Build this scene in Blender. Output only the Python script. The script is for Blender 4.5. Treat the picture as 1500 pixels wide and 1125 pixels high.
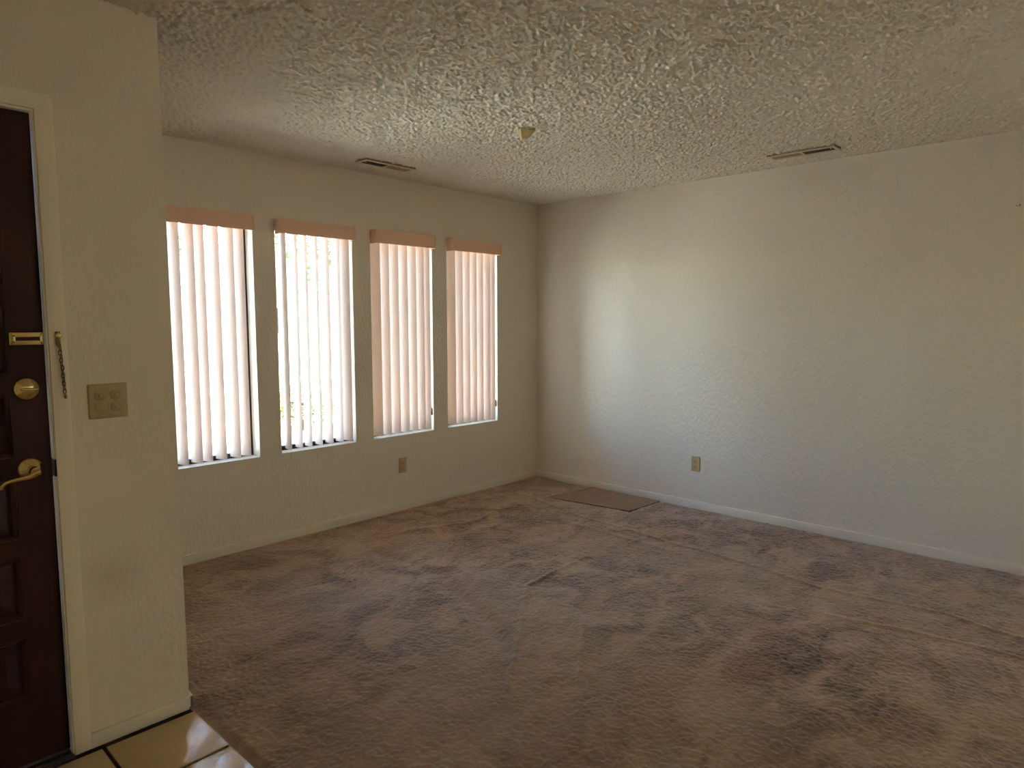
import bpy, math, random
import numpy as np
from mathutils import Vector, Matrix

random.seed(7)
rng = np.random.default_rng(11)
scene = bpy.context.scene
for o in list(bpy.data.objects):
    bpy.data.objects.remove(o)
C = scene.collection

# ------------------------------------------------------------------ camera
FPX, YAW, PITCH, ROLL = 989.43, 0.8179, 0.0924, -0.0017
CAM = Vector((-4.6348, -4.035, 1.4189))
fw = Vector((math.sin(YAW) * math.cos(PITCH), math.cos(YAW) * math.cos(PITCH), -math.sin(PITCH)))
rt = Vector((math.cos(YAW), -math.sin(YAW), 0))
up = rt.cross(fw)
rt, up = (math.cos(ROLL) * rt + math.sin(ROLL) * up), (-math.sin(ROLL) * rt + math.cos(ROLL) * up)
cd = bpy.data.cameras.new('camera')
cd.sensor_width = 36.0
cd.lens = FPX / 1500 * 36.0
cd.clip_start = 0.05
cam = bpy.data.objects.new('camera', cd)
C.objects.link(cam)
cam.matrix_world = Matrix(((rt.x, up.x, -fw.x, CAM.x), (rt.y, up.y, -fw.y, CAM.y), (rt.z, up.z, -fw.z, CAM.z), (0, 0, 0, 1)))
scene.camera = cam

# ------------------------------------------------------------------ sky, sun, exposure
vs = scene.view_settings
vs.view_transform = 'Standard'
vs.look = 'None'
vs.gamma = 1.0
vs.use_curve_mapping = False
vs.exposure = -0.27
scene.cycles.diffuse_bounces = 10
scene.cycles.max_bounces = 14
world = bpy.data.worlds.new('sky')
scene.world = world
world.use_nodes = True
wn = world.node_tree
wn.nodes.clear()
sky = wn.nodes.new('ShaderNodeTexSky')
sky.sky_type = 'NISHITA'
sky.sun_disc = False
sky.sun_elevation = math.radians(58)
sky.sun_rotation = math.radians(-93)
sky.altitude = 100
sky.dust_density = 0.7
bgn = wn.nodes.new('ShaderNodeBackground')
bgn.inputs['Strength'].default_value = 4.2
won = wn.nodes.new('ShaderNodeOutputWorld')
wn.links.new(sky.outputs[0], bgn.inputs[0])
wn.links.new(bgn.outputs[0], won.inputs[0])
sd = bpy.data.lights.new('sun_offscreen', 'SUN')
sd.energy = 108.0
sd.angle = math.radians(0.53)
sd.color = (1.0, 0.975, 0.94)
sun = bpy.data.objects.new('sun_offscreen', sd)
C.objects.link(sun)
to_sun = Vector((-math.cos(math.radians(58)) * 0.998, -math.cos(math.radians(58)) * 0.06, math.sin(math.radians(58))))
sun.rotation_euler = to_sun.to_track_quat('Z', 'Y').to_euler()

# ------------------------------------------------------------------ helpers
H = 2.44
XW, YW = -3.7178, -1.5409          # corner of the entry wall
XL, YB = -5.40, -7.2               # entry side wall, wall behind the camera


def lin(r, g, b):
    f = lambda c: (c / 255 / 12.92) if c / 255 <= 0.04045 else ((c / 255 + 0.055) / 1.055) ** 2.4
    return (f(r), f(g), f(b), 1)


class Mat:
    """small node-tree builder round a Principled BSDF"""
    def __init__(self, name, color=(0.5, 0.5, 0.5, 1), rough=0.5, metal=0.0, spec=0.5):
        self.m = bpy.data.materials.new(name)
        self.m.use_nodes = True
        self.t = self.m.node_tree
        self.b = self.t.nodes['Principled BSDF']
        self.out = self.t.nodes['Material Output']
        self.b.inputs['Base Color'].default_value = color
        self.b.inputs['Roughness'].default_value = rough
        self.b.inputs['Metallic'].default_value = metal
        self.b.inputs['Specular IOR Level'].default_value = spec
        self.coord = None
        self.bumpn = None

    def n(self, kind, **kw):
        nd = self.t.nodes.new(kind)
        for k, v in kw.items():
            setattr(nd, k, v)
        return nd

    def co(self, scale=(1, 1, 1)):
        if self.coord is None:
            g = self.n('ShaderNodeNewGeometry')
            self.coord = g.outputs['Position']
        if scale == (1, 1, 1):
            return self.coord
        mp = self.n('ShaderNodeMapping')
        mp.inputs['Scale'].default_value = scale
        self.t.links.new(self.coord, mp.inputs['Vector'])
        return mp.outputs[0]

    def noise(self, scale, detail=3, rough=0.55, stretch=(1, 1, 1), distort=0.0):
        nd = self.n('ShaderNodeTexNoise')
        nd.inputs['Scale'].default_value = scale
        nd.inputs['Detail'].default_value = detail
        nd.inputs['Roughness'].default_value = rough
        nd.inputs['Distortion'].default_value = distort
        self.t.links.new(self.co(stretch), nd.inputs['Vector'])
        return nd.outputs['Fac']

    def ramp(self, fac, stops):
        nd = self.n('ShaderNodeValToRGB')
        while len(nd.color_ramp.elements) < len(stops):
            nd.color_ramp.elements.new(0.5)
        for e, (p, c) in zip(nd.color_ramp.elements, stops):
            e.position = p
            e.color = c
        self.t.links.new(fac, nd.inputs[0])
        return nd.outputs['Color']

    def mix(self, fac, a, b, mode='MIX'):
        nd = self.n('ShaderNodeMix', data_type='RGBA', blend_type=mode)
        for sock, v in ((nd.inputs[0], fac), (nd.inputs[6], a), (nd.inputs[7], b)):
            if hasattr(v, 'is_output'):
                self.t.links.new(v, sock)
            else:
                sock.default_value = v
        return nd.outputs[2]

    def color(self, sock):
        self.t.links.new(sock, self.b.inputs['Base Color'])

    def bump(self, height, dist=0.002, strength=1.0):
        nd = self.n('ShaderNodeBump')
        nd.inputs['Distance'].default_value = dist
        nd.inputs['Strength'].default_value = strength
        self.t.links.new(height, nd.inputs['Height'])
        if self.bumpn is not None:
            self.t.links.new(self.bumpn, nd.inputs['Normal'])
        self.bumpn = nd.outputs[0]
        self.t.links.new(self.bumpn, self.b.inputs['Normal'])


M = {}


def make_materials():
    # painted, sprayed-texture wall
    PAINT = (0.72, 0.65, 0.52, 1)
    k = Mat('wall_paint', PAINT, 0.62, spec=0.35)
    blot = k.noise(1.3, 3)
    k.color(k.mix(blot, (0.73, 0.67, 0.56, 1), (0.78, 0.73, 0.63, 1)))
    k.bump(k.noise(52, 4, 0.6, (1, 1, 0.6)), 0.008, 0.9)
    M['wall'] = k.m
    # entry wall: the same paint with rubbed grime low down by the door
    k = Mat('wall_paint_scuffed', PAINT, 0.62, spec=0.35)
    base = k.mix(k.noise(1.3, 3), (0.75, 0.68, 0.56, 1), (0.80, 0.73, 0.61, 1))

    def smudge(cx, cz, r, soft, amount):
        sep = k.n('ShaderNodeVectorMath', operation='DISTANCE')
        mp = k.n('ShaderNodeMapping')
        mp.inputs['Scale'].default_value = (1, 0, 1.4)
        k.t.links.new(k.co(), mp.inputs['Vector'])
        k.t.links.new(mp.outputs[0], sep.inputs[0])
        sep.inputs[1].default_value = (cx, 0, cz * 1.4)
        mr = k.n('ShaderNodeMapRange')
        mr.inputs['From Min'].default_value = r
        mr.inputs['From Max'].default_value = r + soft
        mr.inputs['To Min'].default_value = amount
        mr.inputs['To Max'].default_value = 0
        k.t.links.new(sep.outputs['Value'], mr.inputs['Value'])
        mu = k.n('ShaderNodeMath', operation='MULTIPLY')
        k.t.links.new(mr.outputs[0], mu.inputs[0])
        k.t.links.new(k.noise(9, 4), mu.inputs[1])
        return mu.outputs[0]
    base = k.mix(smudge(-3.955, 0.565, 0.01, 0.16, 0.5), base, (0.42, 0.33, 0.22, 1))
    base = k.mix(smudge(-3.80, 0.20, 0.0, 0.05, 0.2), base, (0.36, 0.29, 0.20, 1))
    k.color(base)
    k.bump(k.noise(70, 4, 0.6, (1, 1, 0.6)), 0.004, 0.6)
    M['wall_entry'] = k.m
    k = Mat('trim_paint', (0.72, 0.65, 0.52, 1), 0.42)
    k.color(k.mix(k.noise(6, 4), (0.74, 0.68, 0.57, 1), (0.82, 0.77, 0.67, 1)))
    k.bump(k.noise(40, 3), 0.001, 0.4)
    M['trim'] = k.m
    k = Mat('door_casing_paint', (0.78, 0.70, 0.54, 1), 0.45)
    k.color(k.mix(k.noise(5, 4, 0.6, (1, 1, 0.2)), (0.80, 0.73, 0.58, 1), (0.87, 0.80, 0.66, 1)))
    M['casing'] = k.m
    k = Mat('popcorn_ceiling', (0.68, 0.63, 0.51, 1), 0.9, spec=0.15)
    k.color(k.mix(k.noise(0.8, 3), (0.70, 0.65, 0.53, 1), (0.76, 0.71, 0.60, 1)))
    k.bump(k.noise(230, 2), 0.003, 0.6)
    M['ceiling'] = k.m
    # plush carpet: worn brown cut pile with traffic patches
    k = Mat('plush_carpet', (0.2, 0.15, 0.1, 1), 0.7, spec=0.3)
    big = k.noise(1.1, 4, 0.6, distort=0.6)
    mid = k.noise(4.2, 5, 0.65, (1.0, 1.3, 1), distort=0.8)
    c = k.mix(k.ramp(mid, [(0.40, (0, 0, 0, 1)), (0.60, (1, 1, 1, 1))]), lin(90, 64, 44), lin(166, 133, 103))
    c = k.mix(k.ramp(big, [(0.38, (0, 0, 0, 1)), (0.64, (0.7, 0.7, 0.7, 1))]), c, lin(158, 131, 104))
    red = k.noise(2.3, 3)
    c = k.mix(k.ramp(red, [(0.52, (0, 0, 0, 1)), (0.72, (0.3, 0.3, 0.3, 1))]), c, lin(150, 100, 64))
    k.color(c)
    k.b.inputs['Sheen Weight'].default_value = 1.0
    k.b.inputs['Sheen Roughness'].default_value = 0.28
    k.b.inputs['Sheen Tint'].default_value = (0.9, 0.85, 0.8, 1)
    k.bump(k.noise(260, 2), 0.004, 0.7)
    M['carpet'] = k.m
    k = Mat('carpet_patch', (0.2, 0.13, 0.08, 1), 0.95, spec=0.05)
    k.color(k.mix(k.noise(9, 4), lin(122, 88, 62), lin(164, 126, 94)))
    k.b.inputs['Sheen Weight'].default_value = 0.3
    k.bump(k.noise(260, 2), 0.004, 0.7)
    M['carpet_patch'] = k.m
    M['seam'] = Mat('carpet_seam_backing', lin(66, 40, 30), 0.9, spec=0.1).m
    # glazed tile, dark grout
    k = Mat('glazed_floor_tile', (0.4, 0.32, 0.2, 1), 0.11, spec=1.0)
    k.color(k.mix(k.noise(5, 4), lin(168, 140, 98), lin(196, 170, 128)))
    k.bump(k.noise(28, 3, 0.5, distort=0.7), 0.004, 0.35)
    k.bump(k.noise(7, 2), 0.002, 0.25)
    M['tile'] = k.m
    k = Mat('dark_grout', lin(62, 50, 42), 0.9, spec=0.2)
    k.bump(k.noise(300, 3), 0.002, 0.6)
    M['grout'] = k.m
    # dark stained door
    k = Mat('dark_mahogany', (0.02, 0.008, 0.006, 1), 0.42, spec=0.25)
    g = k.noise(16, 6, 0.6, (3, 3, 0.22), distort=0.5)
    k.color(k.mix(g, lin(38, 18, 16), lin(66, 32, 26)))
    k.bump(k.noise(60, 4, 0.6, (3, 3, 0.15)), 0.0008, 0.4)
    M['door'] = k.m
    k = Mat('polished_brass', lin(226, 203, 142), 0.2, metal=1.0)
    k.bump(k.noise(60, 2), 0.0004, 0.25)
    M['brass'] = k.m
    k = Mat('aged_brass', lin(130, 112, 78), 0.38, metal=1.0)
    k.bump(k.noise(120, 2), 0.0004, 0.4)
    M['old_brass'] = k.m
    M['black'] = Mat('black_rubber', (0.006, 0.005, 0.004, 1), 0.7).m
    k = Mat('threshold_metal', lin(92, 88, 82), 0.45, metal=0.7)
    k.bump(k.noise(90, 2, 0.5, (0.2, 1, 1)), 0.001, 0.4)
    M['threshold'] = k.m
    # plastic plates
    k = Mat('ivory_plastic', lin(196, 178, 140), 0.35)
    k.color(k.mix(k.noise(30, 3), lin(176, 156, 116), lin(188, 168, 128)))
    M['ivory'] = k.m
    k = Mat('almond_insert', lin(176, 152, 108), 0.35)
    M['almond'] = k.m
    M['sensor'] = Mat('yellowed_plastic', lin(206, 190, 140), 0.45).m
    k = Mat('vent_enamel', lin(206, 190, 160), 0.45)
    k.bump(k.noise(80, 2), 0.0005, 0.3)
    M['vent'] = k.m
    M['duct'] = Mat('galvanised_duct', lin(92, 86, 78), 0.7, metal=0.4).m
    M['damper'] = Mat('vent_damper', lin(150, 134, 108), 0.55).m
    # blinds
    k = Mat('peach_valance', lin(214, 168, 140), 0.5)
    k.color(k.mix(k.noise(14, 4, 0.6, (0.25, 1, 6)), lin(224, 180, 154), lin(234, 194, 168)))
    M['valance'] = k.m
    k = Mat('peach_slat', lin(240, 234, 231), 0.5, spec=0.3)
    k.bump(k.noise(220, 2, 0.5, (1, 1, 0.35)), 0.0012, 0.35)
    tr = k.n('ShaderNodeBsdfTranslucent')
    tr.inputs['Color'].default_value = lin(243, 216, 198)
    mx = k.n('ShaderNodeMixShader')
    mx.inputs[0].default_value = 0.24
    k.t.links.new(k.b.outputs[0], mx.inputs[1])
    k.t.links.new(tr.outputs[0], mx.inputs[2])
    k.t.links.new(mx.outputs[0], k.out.inputs['Surface'])
    M['slat'] = k.m
    k = Mat('fill_curtain_tan', lin(226, 208, 180), 0.9, spec=0.1)  # translucent cloth, added to tint the fill daylight warm
    tr = k.n('ShaderNodeBsdfTranslucent')
    tr.inputs['Color'].default_value = lin(252, 240, 222)
    mx = k.n('ShaderNodeMixShader')
    mx.inputs[0].default_value = 0.92
    k.t.links.new(k.b.outputs[0], mx.inputs[1])
    k.t.links.new(tr.outputs[0], mx.inputs[2])
    k.t.links.new(mx.outputs[0], k.out.inputs['Surface'])
    M['fill_curtain'] = k.m
    M['cord'] = Mat('cord', lin(214, 198, 174), 0.8).m
    M['weight'] = Mat('cord_weight', lin(150, 112, 74), 0.5).m
    M['bronze'] = Mat('bronze_window_frame', lin(46, 38, 34), 0.45, metal=0.3).m
    # window glass: clear pane, mirror share by its own reflectance
    k = Mat('window_glass')
    k.t.nodes.remove(k.b)
    tp = k.n('ShaderNodeBsdfTransparent')
    tp.inputs['Color'].default_value = (0.95, 0.97, 0.96, 1)
    gl = k.n('ShaderNodeBsdfGlossy')
    gl.inputs['Roughness'].default_value = 0.02
    fr = k.n('ShaderNodeFresnel')
    fr.inputs['IOR'].default_value = 1.3
    mx = k.n('ShaderNodeMixShader')
    k.t.links.new(fr.outputs[0], mx.inputs[0])
    k.t.links.new(tp.outputs[0], mx.inputs[1])
    k.t.links.new(gl.outputs[0], mx.inputs[2])
    k.t.links.new(mx.outputs[0], k.out.inputs['Surface'])
    M['glass'] = k.m
    # outdoors
    k = Mat('dry_lawn', (0.4, 0.36, 0.26, 1), 0.95)
    k.color(k.mix(k.noise(1.4, 5), lin(206, 200, 184), lin(184, 182, 156)))
    k.bump(k.noise(40, 4), 0.03, 0.6)
    M['lawn'] = k.m
    k = Mat('concrete_walk', lin(205, 198, 184), 0.9)
    k.bump(k.noise(60, 4), 0.003, 0.5)
    M['concrete'] = k.m
    k = Mat('stucco', lin(214, 204, 184), 0.9)
    k.bump(k.noise(50, 4), 0.006, 0.6)
    M['stucco'] = k.m
    k = Mat('roof_shingle', lin(104, 96, 90), 0.9)
    k.color(k.mix(k.noise(9, 3, 0.5, (1, 1, 3)), lin(84, 78, 74), lin(124, 114, 106)))
    M['shingle'] = k.m
    k = Mat('bark', lin(96, 80, 66), 0.95)
    k.bump(k.noise(18, 5, 0.6, (1, 1, 0.2)), 0.02, 0.8)
    M['bark'] = k.m
    for nm, a, b_ in (('leaf_green', (60, 92, 40), (104, 134, 66)), ('leaf_olive', (84, 98, 58), (132, 140, 88))):
        k = Mat(nm, (0.1, 0.2, 0.05, 1), 0.6)
        k.color(k.mix(k.noise(3, 3), lin(*a), lin(*b_)))
        M[nm] = k.m


make_materials()


class MB:
    """collects shapes in world coordinates; build() links them as one mesh object"""
    def __init__(self):
        self.v, self.f = [], []

    def add(self, vs_, fs_):
        o = len(self.v)
        self.v += [tuple(p) for p in vs_]
        self.f += [tuple(i + o for i in q) for q in fs_]
        return self

    def box(self, x0, x1, y0, y1, z0, z1):
        x0, x1 = min(x0, x1), max(x0, x1)
        y0, y1 = min(y0, y1), max(y0, y1)
        z0, z1 = min(z0, z1), max(z0, z1)
        return self.add([(x0, y0, z0), (x1, y0, z0), (x1, y1, z0), (x0, y1, z0), (x0, y0, z1), (x1, y0, z1), (x1, y1, z1), (x0, y1, z1)],
                        [(0, 3, 2, 1), (4, 5, 6, 7), (0, 1, 5, 4), (1, 2, 6, 5), (2, 3, 7, 6), (3, 0, 4, 7)])

    def frustum(self, a, b):
        """two loops of 4 points joined, capped"""
        return self.loft([a, b])

    def loft(self, loops, cap=True):
        n = len(loops[0])
        vs_ = [p for l in loops for p in l]
        fs_ = []
        for i in range(len(loops) - 1):
            for j in range(n):
                fs_.append((i * n + j, i * n + (j + 1) % n, (i + 1) * n + (j + 1) % n, (i + 1) * n + j))
        if cap:
            fs_.append(tuple(reversed(range(n))))
            fs_.append(tuple((len(loops) - 1) * n + j for j in range(n)))
        return self.add(vs_, fs_)

    def tube(self, pts, rad, seg=10, flat=1.0):
        pts = [Vector(p) for p in pts]
        rad = rad if isinstance(rad, (list, tuple)) else [rad] * len(pts)
        loops = []
        ref = None
        for i, p in enumerate(pts):
            d = (pts[min(i + 1, len(pts) - 1)] - pts[max(i - 1, 0)]).normalized()
            if ref is None:
                ref = Vector((0, 0, 1)) if abs(d.z) < 0.9 else Vector((1, 0, 0))
            a = d.cross(ref)
            a = a.normalized() if a.length > 1e-6 else d.orthogonal().normalized()
            b = a.cross(d).normalized()
            ref = b
            loops.append([tuple(p + rad[i] * (math.cos(t) * a * flat + math.sin(t) * b)) for t in [2 * math.pi * j / seg for j in range(seg)]])
        return self.loft(loops)

    def lathe(self, origin, axis, prof, seg=32):
        """prof: list of (radius, height along axis)"""
        o = Vector(origin)
        ax = Vector(axis).normalized()
        a = ax.orthogonal().normalized()
        b = ax.cross(a)
        loops = []
        for r, h in prof:
            loops.append([tuple(o + ax * h + max(r, 1e-5) * (math.cos(t) * a + math.sin(t) * b)) for t in [2 * math.pi * j / seg for j in range(seg)]])
        return self.loft(loops)

    def build(self, name, mat, parent=None, smooth=False, bevel=0.0, segs=2, angle=40):
        me = bpy.data.meshes.new(name)
        off = Vector((0, 0, 0))
        q = parent
        while q is not None:
            off += q.location
            q = q.parent
        me.from_pydata([(x - off.x, y - off.y, z - off.z) for x, y, z in self.v], [], self.f)
        import bmesh
        bm = bmesh.new()
        bm.from_mesh(me)
        bmesh.ops.recalc_face_normals(bm, faces=bm.faces)
        if bevel > 0:
            es = [e for e in bm.edges if len(e.link_faces) == 2 and e.calc_face_angle(0) > math.radians(30)]
            bmesh.ops.bevel(bm, geom=es, offset=bevel, segments=segs, affect='EDGES', profile=0.6)
        bm.to_mesh(me)
        bm.free()
        me.materials.append(M[mat])
        if smooth:
            me.shade_smooth()
            me.set_sharp_from_angle(angle=math.radians(angle))
        o = bpy.data.objects.new(name, me)
        C.objects.link(o)
        o.parent = parent
        return o


def tag(o, label=None, cat=None, group=None, kind=None):
    if label:
        o['label'] = label
    if cat:
        o['category'] = cat
    if group:
        o['group'] = group
    if kind:
        o['kind'] = kind
    return o


def empty(name, loc):
    o = bpy.data.objects.new(name, None)
    o.location = loc
    o.empty_display_size = 0.1
    C.objects.link(o)
    return o


def struct(name, mb, mat, label, parent=None, cat=None, **kw):
    o = mb.build(name, mat, parent, **kw)
    if parent is None:
        tag(o, label, cat or name.split('_')[0], kind='structure')
    return o


# ------------------------------------------------------------------ walls
WIN_L = (-3.221, -2.507, -1.7925, -1.078)
WIN_W = 0.567
Z0, Z1 = 0.570, 2.035
WT = 0.14                                   # wall thickness
w = MB()
xs = [XW - 0.12]
for l in WIN_L:
    w.box(xs[-1], l, 0, WT, -0.1, H + 0.03)
    w.box(l, l + WIN_W, 0, WT, -0.1, Z0)
    w.box(l, l + WIN_W, 0, WT, Z1, H + 0.03)
    xs.append(l + WIN_W)
w.box(xs[-1], 0.14, 0, WT, -0.1, H + 0.03)
struct('wall_back', w, 'wall', 'textured off-white wall with four tall narrow windows')
SY0, SY1, SZB = -6.95, -4.95, 2.05             # unseen glazed door behind the camera, added for fill daylight
w = MB()
w.box(0, 0.14, SY1, 0, -0.1, H + 0.03)
w.box(0, 0.14, YB - 0.14, SY0, -0.1, H + 0.03)
w.box(0, 0.14, SY0, SY1, SZB, H + 0.03)
w.box(0, 0.14, SY0, SY1, -0.1, 0.0)
struct('wall_right', w, 'wall', 'long blank textured off-white wall with one low outlet')
struct('wall_left', MB().box(XW - 0.12, XW, YW + 0.0001, 0, -0.1, H + 0.03), 'wall', 'short off-white side wall from the entry corner to the windows')
DX0, DX1, DZ1 = -5.010, -4.090, 2.060       # door opening
w = MB()
w.box(XL - 0.14, DX0, YW, YW + 0.14, -0.1, H + 0.03)
w.box(DX1, XW, YW, YW + 0.14, -0.1, H + 0.03)
w.box(DX0, DX1, YW, YW + 0.14, DZ1, H + 0.03)
struct('wall_entry', w, 'wall_entry', 'entry wall of scuffed cream paint beside the dark front door')
struct('wall_side', MB().box(XL - 0.14, XL, YB, YW, -0.1, H + 0.03), 'wall', 'plain cream side wall of the entry')
struct('wall_front', MB().box(XL - 0.14, 0.0, YB - 0.14, YB, -0.1, H + 0.03), 'wall', 'plain cream wall at the end of the hall')

# ------------------------------------------------------------------ ceiling: sprayed popcorn, real granules over the part in view
def smooth(a, n=1):
    for _ in range(n):
        p = np.pad(a, 1, mode='edge')
        a = (p[1:-1, 1:-1] * 4 + (p[:-2, 1:-1] + p[2:, 1:-1] + p[1:-1, :-2] + p[1:-1, 2:]) * 2 +
             p[:-2, :-2] + p[2:, 2:] + p[:-2, 2:] + p[2:, :-2]) / 16
    return a


def sheet(name, x0, x1, y0, y1, step, hfun, mat, extra_quads=(), flip=False, mask=None):
    """fine height-field sheet plus coarse quads, one mesh"""
    nx, ny = int(round((x1 - x0) / step)) + 1, int(round((y1 - y0) / step)) + 1
    X, Y = np.meshgrid(np.linspace(x0, x1, nx), np.linspace(y0, y1, ny), indexing='ij')
    Z = hfun(X, Y)
    V = np.stack([X, Y, Z], -1).reshape(-1, 3)
    idx = np.arange(nx * ny).reshape(nx, ny)
    a, b, c, d = idx[:-1, :-1], idx[1:, :-1], idx[1:, 1:], idx[:-1, 1:]
    F = np.stack([a, d, c, b] if flip else [a, b, c, d], -1).reshape(-1, 4)
    if mask is not None:
        cx = (X[:-1, :-1] + X[1:, 1:]).reshape(-1) / 2
        cy = (Y[:-1, :-1] + Y[1:, 1:]).reshape(-1) / 2
        F = F[mask(cx, cy)]
    ev, ef = [], []
    for (qx0, qx1, qy0, qy1, qz) in extra_quads:
        o = len(V) + len(ev)
        ev += [(qx0, qy0, qz), (qx1, qy0, qz), (qx1, qy1, qz), (qx0, qy1, qz)]
        ef.append((o, o + 3, o + 2, o + 1) if flip else (o, o + 1, o + 2, o + 3))
    if ev:
        V = np.vstack([V, np.array(ev)])
        F = np.vstack([F, np.array(ef)])
    me = bpy.data.meshes.new(name)
    me.vertices.add(len(V))
    me.vertices.foreach_set('co', V.astype(np.float32).ravel())
    me.loops.add(len(F) * 4)
    me.loops.foreach_set('vertex_index', F.astype(np.int32).ravel())
    me.polygons.add(len(F))
    me.polygons.foreach_set('loop_start', np.arange(0, len(F) * 4, 4, dtype=np.int32))
    me.update(calc_edges=True)
    me.validate()
    me.shade_smooth()
    me.materials.append(M[mat])
    o = bpy.data.objects.new(name, me)
    C.objects.link(o)
    return o


VENT_A = (-2.090, -1.720, -0.408, -0.312)    # openings of the two ceiling registers
VENT_B = (-0.423, -0.327, -2.640, -2.268)


def popcorn(X, Y):
    a = rng.random(X.shape) ** 1.6
    b = smooth(rng.random(X.shape), 3)
    b = (b - b.mean()) / b.std()
    g = smooth(a, 1) * 0.029 + np.clip(b, -1.5, 2) * 0.0012
    fade = np.clip((-Y - 0.02) / 0.16, 0.0, 1) * np.clip((-X - 0.0) / 0.07, 0.1, 1)
    return H - g * (0.10 + 0.90 * fade) + 0.0095


ceil = sheet('ceiling', -4.2, 0.0, -3.9, 0.0, 0.0054, popcorn, 'ceiling',
             [(XL, -4.2, YB, 0.0, H - 0.001), (-4.2, 0.0, YB, -3.9, H - 0.001)], flip=True,
             mask=lambda x, y: ~(((x > VENT_A[0]) & (x < VENT_A[1]) & (y > VENT_A[2]) & (y < VENT_A[3])) |
                                 ((x > VENT_B[0]) & (x < VENT_B[1]) & (y > VENT_B[2]) & (y < VENT_B[3]))))
tag(ceil, 'flat sprayed popcorn ceiling of cream granules', 'ceiling', kind='structure')
tag(MB().box(XL - 0.6, 0.6, YB - 0.9, 0.24, H + 0.10, H + 0.24).build('roof', 'shingle'), 'flat roof slab with eaves over the room', 'roof', kind='structure')
# plenum sides, so no daylight leaks between ceiling and roof
w = MB()
w.box(XL - 0.14, 0.14, 0, WT, H + 0.03, H + 0.10)
w.box(XL - 0.14, 0.14, YB - 0.14, YB, H + 0.03, H + 0.10)
w.box(0, 0.14, YB, 0, H + 0.03, H + 0.10)
w.box(XL - 0.14, XL, YB, 0, H + 0.03, H + 0.10)
tag(w.build('roof_plate', 'stucco'), 'stucco plate band between walls and roof', 'wall', kind='structure')

# ------------------------------------------------------------------ floor: carpet with real pile relief
RIDGES = [
    ([(-0.61, -0.41), (-0.78, -1.11), (-0.82, -1.43), (-0.89, -2.37), (-0.97, -2.86), (-0.90, -3.40), (-0.95, -3.60), (-1.0, -4.2)], 0.018, 0.006),
    ([(-1.30, -3.0), (-1.22, -3.34), (-1.19, -3.54), (-1.18, -3.74), (-1.15, -4.2)], 0.018, 0.006),
    ([(-0.95, -1.0), (-0.98, -1.5), (-1.0, -1.95)], 0.03, 0.006),
    ([(-2.23, -0.65), (-2.21, -1.20), (-2.40, -1.65), (-2.47, -1.89), (-2.61, -2.12)], 0.05, -0.015),
    ([(-1.43, -1.65), (-2.02, -1.69), (-2.43, -2.01), (-2.70, -2.22), (-2.83, -2.32)], 0.016, 0.009),
    ([(-2.12, -2.15), (-2.60, -2.49)], 0.02, 0.010),
    ([(-1.95, -0.42), (-1.45, -0.62), (-0.95, -0.55)], 0.03, 0.006),
]


def seg_dist(X, Y, a, b):
    ax, ay = a
    dx, dy = b[0] - ax, b[1] - ay
    t = np.clip(((X - ax) * dx + (Y - ay) * dy) / (dx * dx + dy * dy), 0, 1)
    return np.hypot(X - ax - t * dx, Y - ay - t * dy)


PATCH = [(-0.542, -0.575), (-0.022, -0.640), (-0.022, -1.322), (-0.436, -1.300)]   # carpet patch outline


def in_patch(x, y, grow=0.0):
    r = np.ones_like(x, bool)
    n = 4
    for i in range(n):
        a, b = PATCH[i], PATCH[(i + 1) % n]
        ex, ey = b[0] - a[0], b[1] - a[1]
        L = math.hypot(ex, ey)
        r &= (((x - a[0]) * ey - (y - a[1]) * ex) / L) > -grow
    return r


def pile(X, Y):
    a = smooth(rng.random(X.shape), 1)
    b = smooth(rng.random(X.shape), 12)
    b = (b - b.mean()) / b.std()
    lay = smooth(rng.random((X.shape[0] // 12 + 2, X.shape[1] // 12 + 2)), 3)
    lay = (lay - lay.mean()) / lay.std()
    lay = np.kron(lay, np.ones((12, 12)))[:X.shape[0], :X.shape[1]]
    lay = smooth(lay, 10)
    z = 0.004 + (a - 0.5) * 0.0115 + b * 0.0004 + lay * 0.0022
    for pts, wd, h in RIDGES:
        d = np.full(X.shape, 9.0)
        for i in range(len(pts) - 1):
            d = np.minimum(d, seg_dist(X, Y, pts[i], pts[i + 1]))
        z = z + h * np.exp(-(d / wd) ** 2)
    edge = np.minimum(np.minimum(-X - BB, -Y - BB), X - XW - BB)
    k_ = np.clip(edge / 0.03, 0, 1)
    return z * k_ - 0.003 * (1 - k_)


BB, BH = 0.012, 0.056
carpet = sheet('floor', XW, 0.0, -4.1, 0.0, 0.0052, pile, 'carpet', [(XW, 0.0, YB, -4.1, 0.004), (XL, XW, YB, -4.32, 0.004)],
               mask=lambda x, y: ~in_patch(x, y, 0.005))
tag(carpet, 'worn brown plush carpet with traffic marks and wrinkles', 'floor', kind='structure')
x0, x1 = min(q[0] for q in PATCH), max(q[0] for q in PATCH)
y0, y1 = min(q[1] for q in PATCH), max(q[1] for q in PATCH)
patch = sheet('carpet_patch', x0, x1, y0, y1, 0.0052, lambda X, Y: 0.007 + (smooth(rng.random(X.shape), 1) - 0.5) * 0.0115, 'carpet_patch',
              mask=lambda x, y: in_patch(x, y, -0.004))
patch.parent = carpet
patch['label'] = 'reddish rectangular carpet patch by the long wall'
seam = MB()
pc = (sum(q[0] for q in PATCH) / 4, sum(q[1] for q in PATCH) / 4)
big = [(min(pc[0] + (x - pc[0]) * 1.10, -0.013), pc[1] + (y - pc[1]) * 1.08) for x, y in PATCH]
seam.loft([[(x, y, -0.029) for x, y in big], [(x, y, -0.004) for x, y in big]])
sm = seam.build('seam', 'seam', carpet)
sm['label'] = 'dark backing showing in the seam around the patch'
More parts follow.
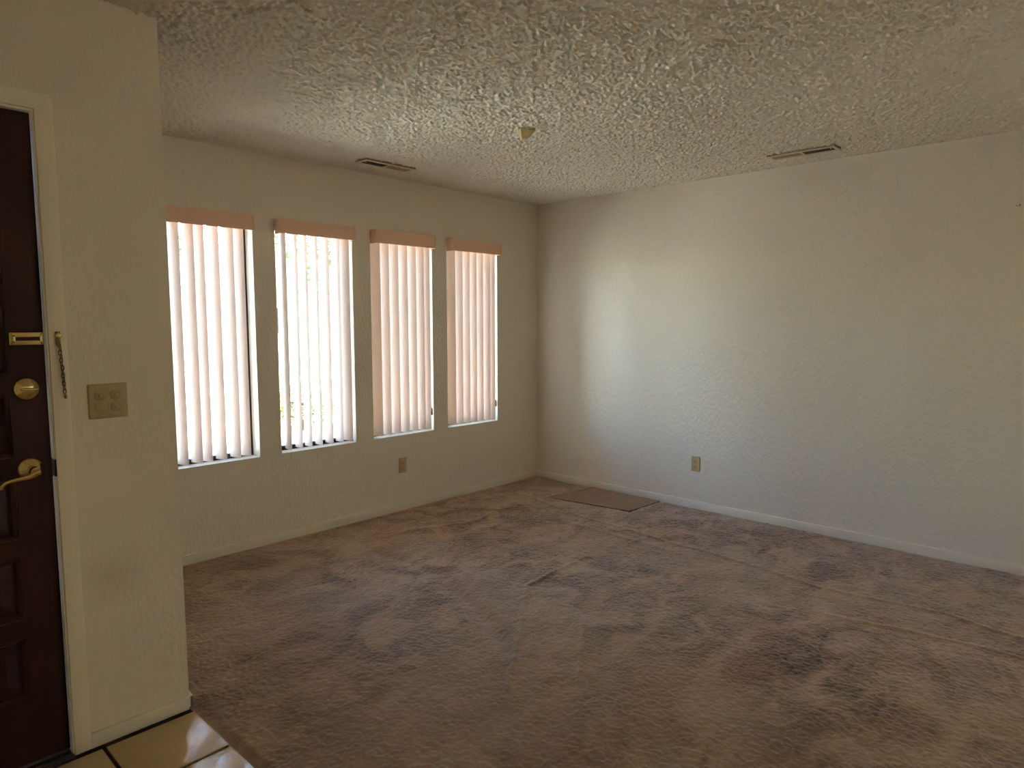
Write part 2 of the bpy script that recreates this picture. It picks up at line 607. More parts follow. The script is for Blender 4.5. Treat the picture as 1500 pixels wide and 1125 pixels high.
tag(MB().box(XL - 0.14, 0.14, YB - 0.14, WT, -0.2, -0.03).build('floor_slab', 'concrete'), 'concrete slab under the carpet and tile', 'floor', kind='structure')

# entry tiles
TX, TY, TS, GAP = -3.7135, -1.574, 0.3005, 0.0115
ent = tag(MB().box(XL, XW + 0.004, -4.33, YW, -0.03, -0.006).build('floor_entry', 'grout'), 'dark grout bed of the tiled entry floor', 'floor', kind='structure')
t = TS - GAP
tile_mb = MB().box(-t, 0, -t, 0, -0.010, 0.0)
first = tile_mb.build('tile', 'tile', None, smooth=True, bevel=0.0035)
for i in range(6):
    for j in range(9):
        o = first if (i, j) == (0, 0) else first.copy()
        if o is not first:
            C.objects.link(o)
        o.parent = ent
        xx = TX - i * TS
        o.location = (xx, TY - j * TS - 0.0, random.uniform(-0.0008, 0.0008))
        o.rotation_euler = (random.uniform(-0.002, 0.002), random.uniform(-0.002, 0.002), random.uniform(-0.002, 0.002))

# ------------------------------------------------------------------ baseboards


def board(name, x0, x1, y0, y1, z0, label, h=BH, mat='trim'):
    return struct(name, MB().box(x0, x1, y0, y1, z0, h), mat, label, cat='baseboard', smooth=True, bevel=0.0035)


board('baseboard_back', XW + BB, -BB, -BB, 0.003, -0.004, 'painted baseboard under the four windows')
board('baseboard_right', -BB, 0.003, YB, 0.0, -0.004, 'painted baseboard along the long blank wall')
board('baseboard_left', XW - 0.003, XW + BB, YW - BB, 0.0, 0.007, 'painted baseboard on the short side wall', 0.05)
board('baseboard_entry', -4.038, XW + BB, YW - BB, YW + 0.003, 0.007, 'scuffed cream baseboard between door casing and wall corner', 0.05)
board('baseboard_side', XL - 0.003, XL + BB, YB, YW, 0.005, 'painted baseboard of the entry side wall')

# ------------------------------------------------------------------ front door
FY = YW + 0.012                         # face of the door
door = tag(empty('door_1', (DX0, FY, 0.0)), 'dark stained panelled front door with brass hardware', 'door', kind='structure')
dx0, dx1, dz0, dz1 = DX0 + 0.012, DX1 - 0.004, 0.022, DZ1 - 0.012
PH, PP, PB = 0.200, 0.257, 0.235        # panel height, pitch, lowest
cols = []
px = dx1 - 0.097
for c_ in range(3):
    cols.append((px - 0.20, px))
    px -= 0.26
rows = [(PB + PP * k, PB + PP * k + PH) for k in range(7)]
slab = MB()
slab.box(dx0, dx1, FY + 0.022, FY + 0.044, dz0, dz1)            # core
edges_x = [dx0] + [v for c_ in reversed(cols) for v in c_] + [dx1]
for i in range(0, len(edges_x), 2):                              # stiles
    slab.box(edges_x[i], edges_x[i + 1], FY, FY + 0.022, dz0, dz1)
edges_z = [dz0] + [v for r in rows for v in r] + [dz1]
for i in range(0, len(edges_z), 2):                              # rails
    for (a, b) in cols:
        slab.box(a, b, FY, FY + 0.022, edges_z[i], edges_z[i + 1])
slab.build('door_slab', 'door', door)
pan_first = None
for (a, b) in cols:
    for (c0, c1) in rows:
        if pan_first is None:
            p_ = MB()
            wv, hv = (b - a) / 2, (c1 - c0) / 2
            lp = lambda s, y: [(-wv + s, y, -hv + s), (wv - s, y, -hv + s), (wv - s, y, hv - s), (-wv + s, y, hv - s)]
            p_.loft([lp(0.0, 0.0215), lp(0.0005, 0.006), lp(0.012, 0.008), lp(0.018, 0.018), lp(0.024, 0.018), lp(0.055, 0.006), lp(0.058, 0.006)])
            pan_first = p_.build('raised_panel', 'door')
            o = pan_first
        else:
            o = pan_first.copy()
            C.objects.link(o)
        o.parent = door
        o.location = Vector(((a + b) / 2, FY, (c0 + c1) / 2)) - door.location
# chain track plate
tr_ = MB().box(-4.183, -4.094, FY - 0.006, FY + 0.001, 1.349, 1.388).build('chain_track', 'brass', door, smooth=True, bevel=0.003)
tr_['label'] = 'brass slotted chain track'
rim = MB()
zc = 1.3685
for s in (-1, 1):
    rim.box(-4.176, -4.101, FY - 0.012, FY - 0.005, zc + s * 0.0065, zc + s * 0.0115)
rim.box(-4.176, -4.168, FY - 0.012, FY - 0.005, zc - 0.0115, zc + 0.0115)
rim.box(-4.106, -4.101, FY - 0.012, FY - 0.005, zc - 0.0115, zc + 0.0115)
rim.build('track_rim', 'brass', tr_, smooth=True, bevel=0.0012)
MB().box(-4.171, -4.104, FY - 0.0075, FY - 0.005, zc - 0.0055, zc + 0.0055).build('slot', 'door', tr_)
for sx in (-4.176, -4.101):
    for sz in (1.354, 1.383):
        MB().lathe((sx, FY - 0.0055, sz), (0, -1, 0), [(0.0028, 0), (0.0026, 0.0012), (0.0012, 0.0018)], 10).build('screw', 'old_brass', tr_, smooth=True)
# deadbolt
db = MB().lathe((-4.147, FY + 0.001, 1.2146), (0, -1, 0), [(0.0335, 0), (0.0335, 0.004), (0.031, 0.007), (0.027, 0.0085), (0.023, 0.014), (0.012, 0.018), (0.0005, 0.019)], 40).build('deadbolt', 'brass', door, smooth=True)
db['label'] = 'round brass deadbolt with thumb turn'
tt = MB()
tt.loft([[(-4.147 + sx * r, FY - d, 1.2146 + 0.0 + sz * h) for sx, sz in ((-1, -1), (1, -1), (1, 1), (-1, 1))]
         for d, r, h in ((0.015, 0.010, 0.004), (0.024, 0.017, 0.0042), (0.036, 0.022, 0.0038), (0.040, 0.021, 0.003))])
tt.build('thumb_turn', 'brass', db, smooth=True, bevel=0.0015)
# lever handle
KX, KZ = -4.151, 0.966
ro = MB().lathe((KX, FY + 0.001, KZ), (0, -1, 0), [(0.035, 0), (0.035, 0.004), (0.033, 0.008), (0.027, 0.014), (0.018, 0.019), (0.0125, 0.022), (0.0115, 0.036), (0.0125, 0.048), (0.015, 0.056), (0.015, 0.066), (0.012, 0.070), (0.0005, 0.071)], 40).build('lever_handle', 'brass', door, smooth=True)
ro['label'] = 'brass wave lever handle on a round rose'
ly = YW - 0.052
lev = [(KX + 0.012, ly, KZ - 0.001), (KX - 0.002, ly, KZ - 0.004), (KX - 0.014, ly - 0.002, KZ - 0.0125), (KX - 0.034, ly - 0.002, KZ - 0.0155),
       (KX - 0.056, ly, KZ - 0.018), (KX - 0.074, ly + 0.004, KZ - 0.0235), (KX - 0.083, ly + 0.008, KZ - 0.033), (KX - 0.085, ly + 0.010, KZ - 0.043)]
MB().tube(lev, [0.010, 0.0115, 0.0085, 0.0068, 0.006, 0.0055, 0.0062, 0.0045], 14).build('lever', 'brass', ro, smooth=True)
for sx, sz in ((0.024, 0.012), (-0.024, -0.014)):
    MB().lathe((KX + sx, FY - 0.009, KZ + sz), (0, -1, 0), [(0.003, 0), (0.0028, 0.003), (0.001, 0.0042)], 10).build('screw', 'old_brass', ro, smooth=True)
MB().box(dx1 - 0.0005, dx1 + 0.0025, FY + 0.004, FY + 0.03, 0.93, 0.99).build('latch_plate', 'old_brass', door)
MB().box(DX0 + 0.012, DX1 - 0.006, FY - 0.010, FY + 0.06, 0.002, 0.018).build('door_sweep', 'black', door)

# casing, jamb, threshold
cas = tag(empty('trim_1', (DX1, YW, 0.0)), 'cream painted casing and jamb around the front door', 'door trim', kind='structure')
CW = 0.048


def casing_piece(name, pts):
    """mitred flat casing board, pts = 4 corners (x, z), front face at YW - 0.014"""
    m_ = MB()
    m_.loft([[(x, YW + 0.002, z) for x, z in pts], [(x, YW - 0.013, z) for x, z in pts]])
    m_.build(name, 'casing', cas, smooth=True, bevel=0.002)


xi, xo, zi, zo = DX1 + 0.004, DX1 + 0.004 + CW, DZ1 - 0.002, DZ1 - 0.002 + CW
xi2, xo2 = DX0 - 0.004, DX0 - 0.004 - CW
casing_piece('casing_board', [(xi, 0.004), (xo, 0.004), (xo, zo), (xi, zi)])
casing_piece('casing_board', [(xo2, 0.004), (xi2, 0.004), (xi2, zi), (xo2, zo)])
casing_piece('casing_board', [(xi2, zi), (xi, zi), (xo, zo), (xo2, zo)])
jm = MB()
jm.box(DX1 - 0.001, DX1 + 0.0035, YW - 0.008, YW + 0.135, 0.004, 0.933)
jm.box(DX1 - 0.001, DX1 + 0.0035, YW - 0.008, YW + 0.135, 0.989, DZ1 - 0.003)
jm.build('jamb', 'casing', cas)
MB().box(DX0 - 0.0035, DX0 + 0.008, YW - 0.008, YW + 0.135, 0.004, DZ1 - 0.003).build('jamb', 'casing', cas)
MB().box(DX0, DX1, YW - 0.008, YW + 0.135, DZ1 - 0.010, DZ1 - 0.002).build('jamb', 'casing', cas)
MB().box(DX1 - 0.001, DX1 + 0.0045, YW - 0.010, YW + 0.05, 0.934, 0.988).build('strike_plate', 'bronze', cas)
th = MB()
th.box(DX0, DX1 + 0.001, YW - 0.032, YW + 0.14, -0.006, 0.006)
for k_ in range(3):
    th.box(DX0, DX1 + 0.001, YW - 0.028 + k_ * 0.010, YW - 0.023 + k_ * 0.010, 0.006, 0.0095)
th.build('threshold', 'threshold', cas, smooth=True, bevel=0.0008)

# door chain hanging from its holder on the casing
ch = tag(empty('door_chain', (-4.060, YW - 0.014, 1.387)), 'brass door chain hanging from its holder on the casing', 'door chain')
CY = YW - 0.0135
MB().lathe((-4.062, CY + 0.001, 1.378), (0, -1, 0), [(0.0095, 0), (0.0095, 0.004), (0.008, 0.010), (0.0085, 0.014), (0.006, 0.017), (0.0005, 0.018)], 18).build('holder_knob', 'brass', ch, smooth=True)
MB().box(-4.069, -4.055, CY - 0.004, CY + 0.001, 1.347, 1.390).build('holder_plate', 'old_brass', ch, smooth=True, bevel=0.002)
link_mesh = None
zz = 1.349
for k_ in range(13):
    if link_mesh is None:
        pts = [(0.0046 * math.cos(t_), 0, 0.0088 * math.sin(t_)) for t_ in [2 * math.pi * j / 14 for j in range(14)]]
        m_ = MB()
        loops = []
        for j in range(14):
            p0, p1 = Vector(pts[j]), Vector(pts[(j + 1) % 14])
            d = (Vector(pts[(j + 1) % 14]) - Vector(pts[j - 1])).normalized()
            a_ = Vector((0, 1, 0))
            b_ = d.cross(a_)
            loops.append([tuple(p0 + 0.0017 * (math.cos(q) * a_ + math.sin(q) * b_)) for q in [2 * math.pi * i / 6 for i in range(6)]])
        loops.append(loops[0])
        m_.loft(loops, cap=False)
        o = m_.build('link', 'old_brass', None, smooth=True)
        link_mesh = o
    else:
        o = link_mesh.copy()
        C.objects.link(o)
    o.parent = ch
    o.location = Vector((-4.060 + 0.0006 * k_ + random.uniform(-0.001, 0.001), CY - 0.006, zz - k_ * 0.0122)) - ch.location
    o.rotation_euler = (0, random.uniform(-0.12, 0.12), 0.4 + (k_ % 2) * 1.4)
MB().lathe((-4.052, CY - 0.006, zz - 13 * 0.0122 - 0.002), (0, 0, -1), [(0.0025, -0.004), (0.004, 0), (0.0045, 0.006), (0.003, 0.009)], 12).build('slide_bolt', 'old_brass', ch, smooth=True)

# ------------------------------------------------------------------ wall plates
def rounded(cx, cz, w_, h_, r, y, seg=5):
    pts = []
    for sx, sz, a0 in ((1, 1, 0), (-1, 1, 90), (-1, -1, 180), (1, -1, 270)):
        for i in range(seg + 1):
            a = math.radians(a0 + 90 * i / seg)
            pts.append((cx + sx * (w_ / 2 - r) + r * math.cos(a), y, cz + sz * (h_ / 2 - r) + r * math.sin(a)))
    return pts


sw = tag(empty('switch_plate', (-3.929, YW, 1.1025)), 'ivory double plate with four rounded inserts beside the front door', 'switch plate')
pcx, pcz = -3.929, 1.160
pl = MB()
pl.loft([rounded(pcx, pcz, 0.1165, 0.1145, 0.004, YW + 0.001), rounded(pcx, pcz, 0.1165, 0.1145, 0.004, YW - 0.003), rounded(pcx, pcz, 0.110, 0.108, 0.004, YW - 0.0065)])
pl.build('plate', 'ivory', sw, smooth=True)
for ix, sx in enumerate((-0.0235, 0.0235)):
    for iz, sz in enumerate((0.0195, -0.0195)):
        x_, z_ = pcx + sx, pcz + sz
        r_ = MB()
        r_.loft([rounded(x_, z_, 0.0345, 0.0300, 0.011, YW - 0.004), rounded(x_, z_, 0.0345, 0.0300, 0.011, YW - 0.0095), rounded(x_, z_, 0.031, 0.0265, 0.0095, YW - 0.0105)])
        ins = r_.build('insert', 'almond', sw, smooth=True)
        g_ = MB()
        g_.loft([rounded(x_, z_, 0.021, 0.0165, 0.004, YW - 0.0100), rounded(x_, z_, 0.021, 0.0165, 0.004, YW - 0.0109)])
        g_.build('recess', 'almond', ins)
        n_ = MB()
        if (ix, iz) == (0, 1):
            for q in (-0.004, 0.004):
                n_.box(x_ - 0.008, x_ + 0.008, YW - 0.0155, YW - 0.0105, z_ + q - 0.0018, z_ + q + 0.0018)
        else:
            n_.box(x_ - 0.0065, x_ + 0.0065, YW - 0.0165, YW - 0.0105, z_ - 0.0040, z_ + 0.0040)
        n_.build('rocker', 'ivory', ins, smooth=True, bevel=0.001)
    MB().lathe((pcx + sx, YW - 0.006, pcz), (0, -1, 0), [(0.003, 0), (0.0028, 0.0012), (0.001, 0.0018)], 10).build('screw', 'almond', sw, smooth=True)


def outlet(name_label, origin, ux, n):
    """duplex outlet; origin = centre on the wall, ux = horizontal in-wall axis, n = wall normal into the room"""
    o = Vector(origin)
    ux, n, uz = Vector(ux), Vector(n), Vector((0, 0, 1))
    e = tag(empty('wall_outlet', tuple(o - uz * 0.0575)), name_label, 'outlet', 'duplex outlets low on the walls')

    def P(a, b, c):
        return tuple(o + ux * a + uz * b + n * c)

    def loop(w_, h_, r, c, cz=0.0):
        return [P(x, z, c) for x, _, z in rounded(0, cz, w_, h_, r, 0)]
    m_ = MB()
    m_.loft([loop(0.070, 0.115, 0.004, -0.001), loop(0.070, 0.115, 0.004, 0.003), loop(0.064, 0.109, 0.004, 0.0065)])
    m_.build('plate', 'ivory', e, smooth=True)
    for s in (-1, 1):
        cz = s * 0.0195
        m_ = MB()
        m_.loft([loop(0.034, 0.0285, 0.010, 0.005, cz), loop(0.034, 0.0285, 0.010, 0.0085, cz), loop(0.032, 0.0265, 0.009, 0.009, cz)])
        rec = m_.build('receptacle', 'almond', e, smooth=True)
        m_ = MB()
        for q in (-0.0065, 0.0065):
            m_.loft([[P(q + a, cz + 0.003 + b, c) for a, b in ((-0.0014, -0.0045), (0.0014, -0.0045), (0.0014, 0.0045), (-0.0014, 0.0045))] for c in (0.0086, 0.0093)])
        m_.loft([[P(0.003 * math.cos(t_), cz - 0.0082 + 0.003 * math.sin(t_), c) for t_ in [2 * math.pi * j / 10 for j in range(10)]] for c in (0.0086, 0.0093)])
        m_.build('slots', 'old_brass', rec)
    m_ = MB()
    m_.lathe(P(0, 0, 0.006), n, [(0.003, 0), (0.0028, 0.0012), (0.001, 0.0018)], 10)
    m_.build('screw', 'old_brass', e, smooth=True)


outlet('ivory duplex outlet below the windows', (-1.5375, 0, 0.3415), (1, 0, 0), (0, -1, 0))
outlet('ivory duplex outlet on the long blank wall', (0, -1.601, 0.3405), (0, -1, 0), (-1, 0, 0))
nail = MB().tube([(0.004, -3.491, 2.043), (-0.012, -3.491, 2.046), (-0.015, -3.488, 2.052)], [0.0016, 0.0016, 0.0012], 8)
nail.tube([(-0.004, -3.470, 2.046), (-0.006, -3.482, 2.041), (-0.006, -3.491, 2.043)], 0.0012, 6)
tag(nail.build('picture_hook', 'bronze', None, smooth=True), 'tiny dark picture hook left in the blank wall', 'hook')

# ------------------------------------------------------------------ windows
for i, l in enumerate(WIN_L):
    r = l + WIN_W
    wn_ = tag(empty('window_%d' % (i + 1), (l + WIN_W / 2, 0.1, Z0)), 'tall narrow window with dark bronze metal frame', 'window', 'four tall windows', 'structure')
    f_ = MB()
    fa, fb, ft = 0.094, 0.134, 0.030
    f_.box(l, r, fa, fb, Z0, Z0 + ft)
    f_.box(l, r, fa, fb, Z1 - ft, Z1)
    f_.box(l, l + ft * 0.8, fa, fb, Z0 + ft, Z1 - ft)
    f_.box(r - ft * 0.8, r, fa, fb, Z0 + ft, Z1 - ft)
    f_.build('window_frame', 'bronze', wn_)
    MB().box(l + ft * 0.8, r - ft * 0.8, 0.112, 0.116, Z0 + ft, Z1 - ft).build('pane', 'glass', wn_)

mid_ = (SY0 + SY1) / 2
wn_ = tag(empty('window_fill_offscreen', (0.07, mid_, 0.0)), 'unseen sliding glass door added behind the camera for fill daylight', 'window', kind='structure')  # assumed opening, added to light the entry wall from behind
f_ = MB()
f_.box(0.04, 0.10, SY0, SY1, 0.0, 0.04)
f_.box(0.04, 0.10, SY0, SY1, SZB - 0.04, SZB)
for yy in (SY0, mid_ - 0.02, SY1 - 0.04):
    f_.box(0.04, 0.10, yy, yy + 0.04, 0.04, SZB - 0.04)
f_.build('window_frame', 'bronze', wn_)
for a_, b_ in ((SY0 + 0.04, mid_ - 0.02), (mid_ + 0.02, SY1 - 0.04)):
    MB().box(0.068, 0.073, a_, b_, 0.04, SZB - 0.04).build('pane', 'glass', wn_)
# unseen tan drape, added to warm the daylight from the glazed door
cu = tag(empty('fill_curtain', (-0.09, mid_, 0.02)), 'unseen tan drape added over the glazed door to warm the fill daylight', 'fill_curtain')
for a_, b_ in ((SY0 - 0.12, mid_ + 0.02), (mid_ - 0.02, SY1 + 0.12)):
    m_ = MB()
    nseg = 90
    ring = []
    for q in range(nseg + 1):
        u = a_ + (b_ - a_) * q / nseg
        ring.append((-0.085 + 0.022 * math.sin(u * 52), u))
    ring = ring + [(u - 0.0015, v) for u, v in reversed(ring)]
    m_.loft([[(u, v, z) for u, v in ring] for z in (0.02, 1.1, 2.15)])
    m_.build('fill_curtain_panel', 'fill_curtain', cu, smooth=True)
MB().tube([(-0.085, SY0 - 0.2, 2.17), (-0.085, SY1 + 0.2, 2.17)], 0.012, 10).build('fill_curtain_rod', 'old_brass', cu, smooth=True)

# ------------------------------------------------------------------ vertical blinds
SW, CROWN = 0.089, 0.0075
SZ0, SZ1 = 0.584, 2.025


def slat_mesh():
    m_ = MB()
    n = 8
    top, bot = [], []
    th_ = 0.0009
    prof = []
    for j in range(n + 1):
        u = -SW / 2 + SW * j / n
        prof.append((u, -CROWN * (1 - (2 * u / SW) ** 2) + CROWN * 0.5))
    ring = [(u, v - th_ / 2) for u, v in prof] + [(u, v + th_ / 2) for u, v in reversed(prof)]
    m_.loft([[(u, v, z) for u, v in ring] for z in (0.0, 0.5, 1.0, SZ1 - SZ0)])
    return m_


slat_first = None
BLINDS = [
    dict(edges=[-3.172, -3.090, -3.009, -2.950, -2.864, -2.777, -2.712], th=66, jit=3, label='vertical blind with half-open slats in the window next to the entry wall'),
    dict(edges=[-2.437, -2.358, -2.288, -2.210, -2.126, -2.047, -1.966], th=86, jit=4, label='vertical blind with the widest-open slats showing the garden'),
    dict(edges=[-1.706, -1.629, -1.544, -1.460, -1.380, -1.304, -1.247], th=50, jit=2, label='closed peach vertical blind in the window above the outlet'),
    dict(edges=[-0.983, -0.904, -0.826, -0.748, -0.673, -0.590, -0.534], th=48, jit=2, label='closed peach vertical blind in the window nearest the room corner'),
]
VY = 0.070
for i, bd in enumerate(BLINDS):
    l, r = WIN_L[i], WIN_L[i] + WIN_W
    bl = tag(empty('vertical_blind', (l + WIN_W / 2, 0.0, SZ0)), bd['label'], 'blind', 'vertical blinds in the four windows')
    va, vb = l + 0.002, l + WIN_W - 0.018
    vz0, vz1 = 1.969, 2.061
    v_ = MB()
    v_.box(va, vb, -VY, -VY + 0.006, vz0, vz1)
    v_.box(va, va + 0.006, -VY + 0.006, 0.0, vz0, vz1)
    v_.box(vb - 0.006, vb, -VY + 0.006, 0.0, vz0, vz1)
    v_.box(va + 0.006, vb - 0.006, -VY + 0.006, 0.0, vz1 - 0.006, vz1)
    val = v_.build('valance', 'valance', bl)
    MB().box(va - 0.0015, va + 0.012, -VY - 0.0022, -0.001, vz0 - 0.001, vz1 + 0.001).build('end_clip', 'valance', val, smooth=True, bevel=0.001)
    MB().box(vb - 0.010, vb + 0.0015, -VY - 0.0022, -0.001, vz0 - 0.001, vz1 + 0.001).build('end_clip', 'valance', val, smooth=True, bevel=0.001)
    MB().box(l + 0.004, r - 0.004, 0.030, 0.066, SZ1 - 0.002, Z1 - 0.001).build('headrail', 'bronze', bl)
    for j, xe in enumerate(bd['edges']):
        th_ = math.radians(bd['th'] + random.uniform(-bd['jit'], bd['jit']))
        if i == 1 and j == 6:
            th_ = math.radians(66)
        pv = Vector((xe - SW / 2 * math.cos(th_), 0.004 + SW / 2 * math.sin(th_), SZ0))
        pv.x = min(max(pv.x, l + 0.008 + SW / 2 * abs(math.cos(th_))), r - 0.006 - SW / 2 * abs(math.cos(th_)))
        pv.y = min(pv.y, 0.046)
        if slat_first is None:
            slat_first = slat_mesh().build('slat', 'slat', None, smooth=True, angle=60)
            o = slat_first
        else:
            o = slat_first.copy()
            C.objects.link(o)
        o.parent = bl
        o.location = pv - bl.location
        o.rotation_euler = (0, 0, -th_)
    if i >= 2:
        cx_ = r - 0.014
        MB().tube([(cx_, 0.006, SZ1), (cx_, 0.006, 0.74)], 0.0012, 6).build('pull_cord', 'cord', bl)
        MB().lathe((cx_, 0.006, 0.74), (0, 0, -1), [(0.002, -0.01), (0.006, 0), (0.008, 0.03), (0.008, 0.045), (0.002, 0.05)], 12).build('cord_weight', 'weight', bl, smooth=True)

# ------------------------------------------------------------------ ceiling registers
def register(label, cx, cy, along_x, dark_first, L=0.40, Wd=0.125):
    """frame with two openings: one open to the dark duct, one closed by its damper"""
    a0, a1 = -L / 2, L / 2
    oa, ow = 0.356 / 2, 0.072 / 2

    def bx(m_, a, b, c, d, z0, z1):
        if along_x:
            m_.box(cx + a, cx + b, cy + c, cy + d, z0, z1)
        else:
            m_.box(cx + c, cx + d, cy + a, cy + b, z0, z1)
    e = tag(empty('ceiling_register', (cx, cy, H)), label, 'air vent', 'ceiling air registers')
    z0, z1 = H - 0.0165, H - 0.0140
    m_ = MB()
    bx(m_, a0, a1, -Wd / 2, -ow, z0, z1)
    bx(m_, a0, a1, ow, Wd / 2, z0, z1)
    bx(m_, a0, -oa, -ow, ow, z0, z1)
    bx(m_, oa, a1, -ow, ow, z0, z1)
    bx(m_, -0.007, 0.007, -ow, ow, z0, z1)
    m_.build('frame', 'vent', e, smooth=True, bevel=0.0012)
    m_ = MB()
    bx(m_, -oa - 0.02, oa + 0.02, -ow - 0.02, -ow - 0.0195, z1, H + 0.001)
    bx(m_, -oa - 0.02, oa + 0.02, ow + 0.0195, ow + 0.02, z1, H + 0.001)
    bx(m_, -oa - 0.02, -oa - 0.0195, -ow - 0.02, ow + 0.02, z1, H + 0.001)
    bx(m_, oa + 0.0195, oa + 0.02, -ow - 0.02, ow + 0.02, z1, H + 0.001)
    m_.build('collar', 'damper', e)
    m_ = MB()
    bx(m_, -oa, oa, -ow, -ow + 0.001, z1 + 0.0005, H + 0.08)
    bx(m_, -oa, oa, ow - 0.001, ow, z1, H + 0.08)
    bx(m_, -oa, -oa + 0.001, -ow, ow, z1, H + 0.08)
    bx(m_, oa - 0.001, oa, -ow, ow, z1, H + 0.08)
    bx(m_, -oa, oa, -ow, ow, H + 0.08, H + 0.084)
    m_.build('duct', 'duct', e)
    s0, s1 = (0.007, oa) if dark_first else (-oa, -0.007)
    m_ = MB()
    bx(m_, s0, s1, -ow, ow, H - 0.0135, H - 0.0125)
    dm = m_.build('damper', 'damper', e)
    nb = 9
    for q in range(nb):
        u = s0 + (s1 - s0) * (q + 0.5) / nb
        m_ = MB()
        bx(m_, u - 0.0022, u + 0.0022, -ow, ow, H - 0.0150, H - 0.0135)
        m_.build('louver', 'damper', dm)
    # lever of the open half
    u = -oa + 0.018 if dark_first else oa - 0.012
    m_ = MB()
    bx(m_, u - 0.003, u + 0.003, -0.006, 0.010, H - 0.015, H + 0.005)
    m_.build('lever', 'vent', e)


register('ceiling air register above the windows with one dark open half', -1.905, -0.360, True, True)
register('ceiling air register along the blank wall with one dark open half', -0.375, -2.454, False, True)

# ------------------------------------------------------------------ small ceiling sensor
sn = tag(empty('ceiling_sensor', (-1.875, -1.560, H - 0.006)), 'small yellowed wedge-shaped sensor fixed to the popcorn ceiling', 'sensor')
rz = math.radians(-38)


def S(a, b, z):
    return (-1.875 + a * math.cos(rz) - b * math.sin(rz), -1.562 + a * math.sin(rz) + b * math.cos(rz), z)


m_ = MB()
m_.loft([[S(a, b, z) for a, b in ((-0.040, -0.026), (0.040, -0.026), (0.040, 0.026), (-0.040, 0.026))] for z in (H - 0.002, H - 0.018)])
m_.build('base', 'sensor', sn, smooth=True, bevel=0.003)
m_ = MB()
m_.loft([[S(a, b, H - 0.017) for a, b in ((-0.038, -0.023), (0.034, -0.023), (0.034, 0.023), (-0.038, 0.023))],
         [S(a, b, H - 0.040 + 0.10 * (a + 0.03)) for a, b in ((-0.036, -0.020), (0.022, -0.020), (0.022, 0.020), (-0.036, 0.020))],
         [S(a, b, H - 0.058 + 0.25 * (a + 0.03)) for a, b in ((-0.030, -0.016), (0.004, -0.016), (0.004, 0.016), (-0.030, 0.016))]])
m_.build('lens_housing', 'sensor', sn, smooth=True, bevel=0.002)

# ------------------------------------------------------------------ outdoors, seen through the slats
tag(MB().box(-40, 40, -45, 60, -0.5, -0.22).build('lawn', 'lawn'), 'dry sunlit lawn outside the windows', 'ground', kind='structure')
tag(MB().box(-6, 6, 0.3, 2.4, -0.25, -0.16).build('path', 'concrete'), 'pale concrete walk under the windows', 'path', kind='structure')


def foliage(name, c, rad, n, mat, parent, size=0.10):
    V, F = [], []
    for _ in range(n):
        d = Vector((random.gauss(0, 1), random.gauss(0, 1), random.gauss(0, 1))).normalized() * (random.random() ** 0.45)
        p = Vector(c) + Vector((d.x * rad[0], d.y * rad[1], d.z * rad[2]))
        a = Vector((random.gauss(0, 1), random.gauss(0, 1), random.gauss(0, 1))).normalized()
        b = a.orthogonal().normalized()
        nn = a.cross(b)
        s = size * random.uniform(0.6, 1.3)
        o = len(V)
        V += [p - a * s, p + b * s * 0.4 + nn * s * 0.1, p + a * s, p - b * s * 0.4 + nn * s * 0.1]
        F.append((o, o + 1, o + 2, o + 3))
    m_ = MB()
    m_.add(V, F)
    o = m_.build(name, mat, parent)
    o['kind'] = 'stuff'
    return o


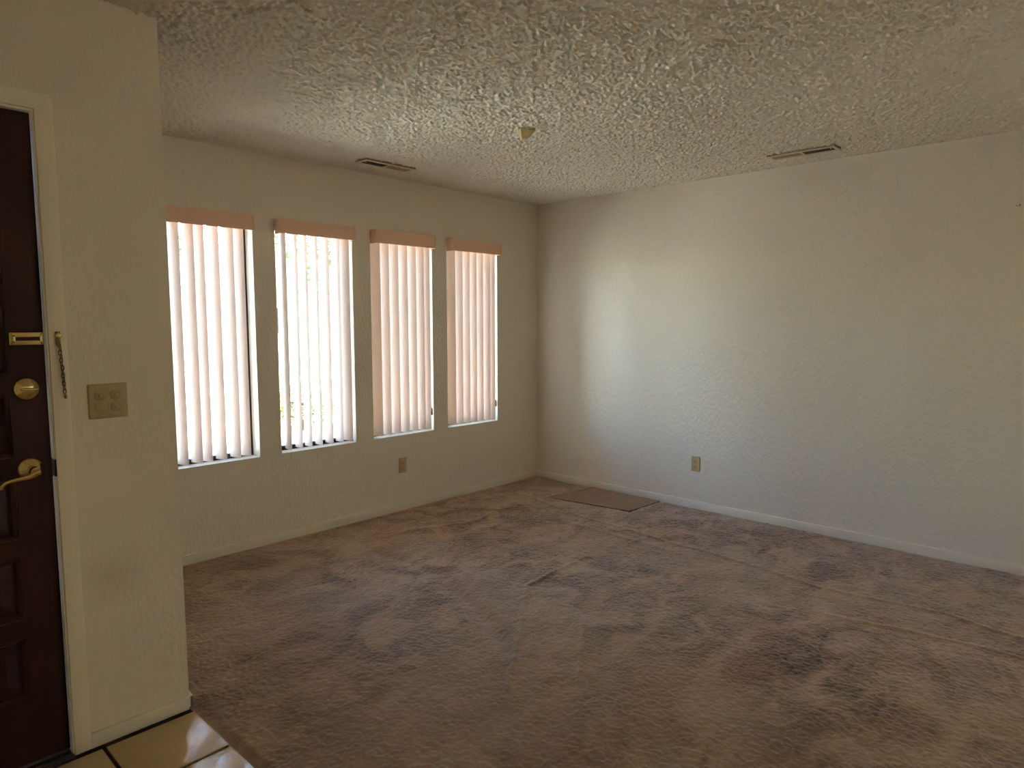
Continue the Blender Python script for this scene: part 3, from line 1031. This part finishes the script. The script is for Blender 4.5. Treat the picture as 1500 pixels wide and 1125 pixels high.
def tree(label, x, y, h, spread, mat, n):
    e = tag(empty('garden_tree', (x, y, -0.22)), label, 'tree', 'trees outside the windows')
    tops = []
    MB().tube([(x, y, -0.25), (x + 0.08, y, h * 0.25), (x - 0.05, y + 0.1, h * 0.5), (x, y, h * 0.75)], [0.20, 0.16, 0.12, 0.06], 12).build('trunk', 'bark', e, smooth=True)
    for k_ in range(7):
        a = k_ * 2.4
        z = h * (0.32 + 0.06 * k_)
        q = (x + math.cos(a) * spread * 0.75, y + math.sin(a) * spread * 0.75, z + h * 0.18)
        MB().tube([(x, y, z), ((x + q[0]) / 2, (y + q[1]) / 2, z + h * 0.12), q], [0.06, 0.045, 0.02], 8).build('branch', 'bark', e, smooth=True)
    foliage('leaves', (x, y, h * 0.72), (spread, spread, h * 0.36), n, mat, e)


tree('leafy green tree outside the windows with a low fork', 3.2, 7.0, 5.2, 2.3, 'leaf_green', 5200)
tree('olive-leaved tree outside beyond the walk', -1.2, 8.4, 5.6, 2.2, 'leaf_olive', 4600)
tree('tall green tree outside far across the lawn', 9.0, 12.0, 7.0, 3.0, 'leaf_green', 5200)
for k_, (x, y, s, lb) in enumerate(((0.6, 5.2, 0.55, 'low rounded shrub outside beside the walk'), (2.2, 4.4, 0.45, 'small shrub outside under the leafy tree'),
                                    (5.4, 6.4, 0.7, 'broad shrub outside right of the leafy tree'))):
    e = tag(empty('garden_shrub', (x, y, -0.22)), lb, 'shrub', 'shrubs outside the windows')
    MB().tube([(x, y, -0.25), (x + 0.05, y, 0.15)], [0.05, 0.03], 8).build('stem', 'bark', e)
    foliage('leaves', (x, y, s * 0.55 - 0.1), (s, s, s * 0.6), 1300, 'leaf_olive', e, 0.06)
hs = tag(empty('neighbor_house', (6.0, 21.0, -0.22)), 'pale stucco house with grey roof across the street', 'house')
MB().box(-8, 20, 19, 26, -0.22, 2.5).build('wall', 'stucco', hs)
MB().loft([[(-8.6, 18.3, 2.5), (20.6, 18.3, 2.5), (20.6, 26.7, 2.5), (-8.6, 26.7, 2.5)], [(-5, 22, 4.4), (17, 22, 4.4), (17, 23, 4.4), (-5, 23, 4.4)]]).build('roof', 'shingle', hs)
for xx in (-4.5, 0.5, 6.0, 11.5, 16.0):
    wv_ = MB().box(xx, xx + 1.6, 18.95, 19.02, 0.9, 2.0).build('window', 'trim', hs)
    MB().box(xx + 0.08, xx + 1.52, 18.93, 18.96, 0.98, 1.92).build('pane', 'bronze', wv_)
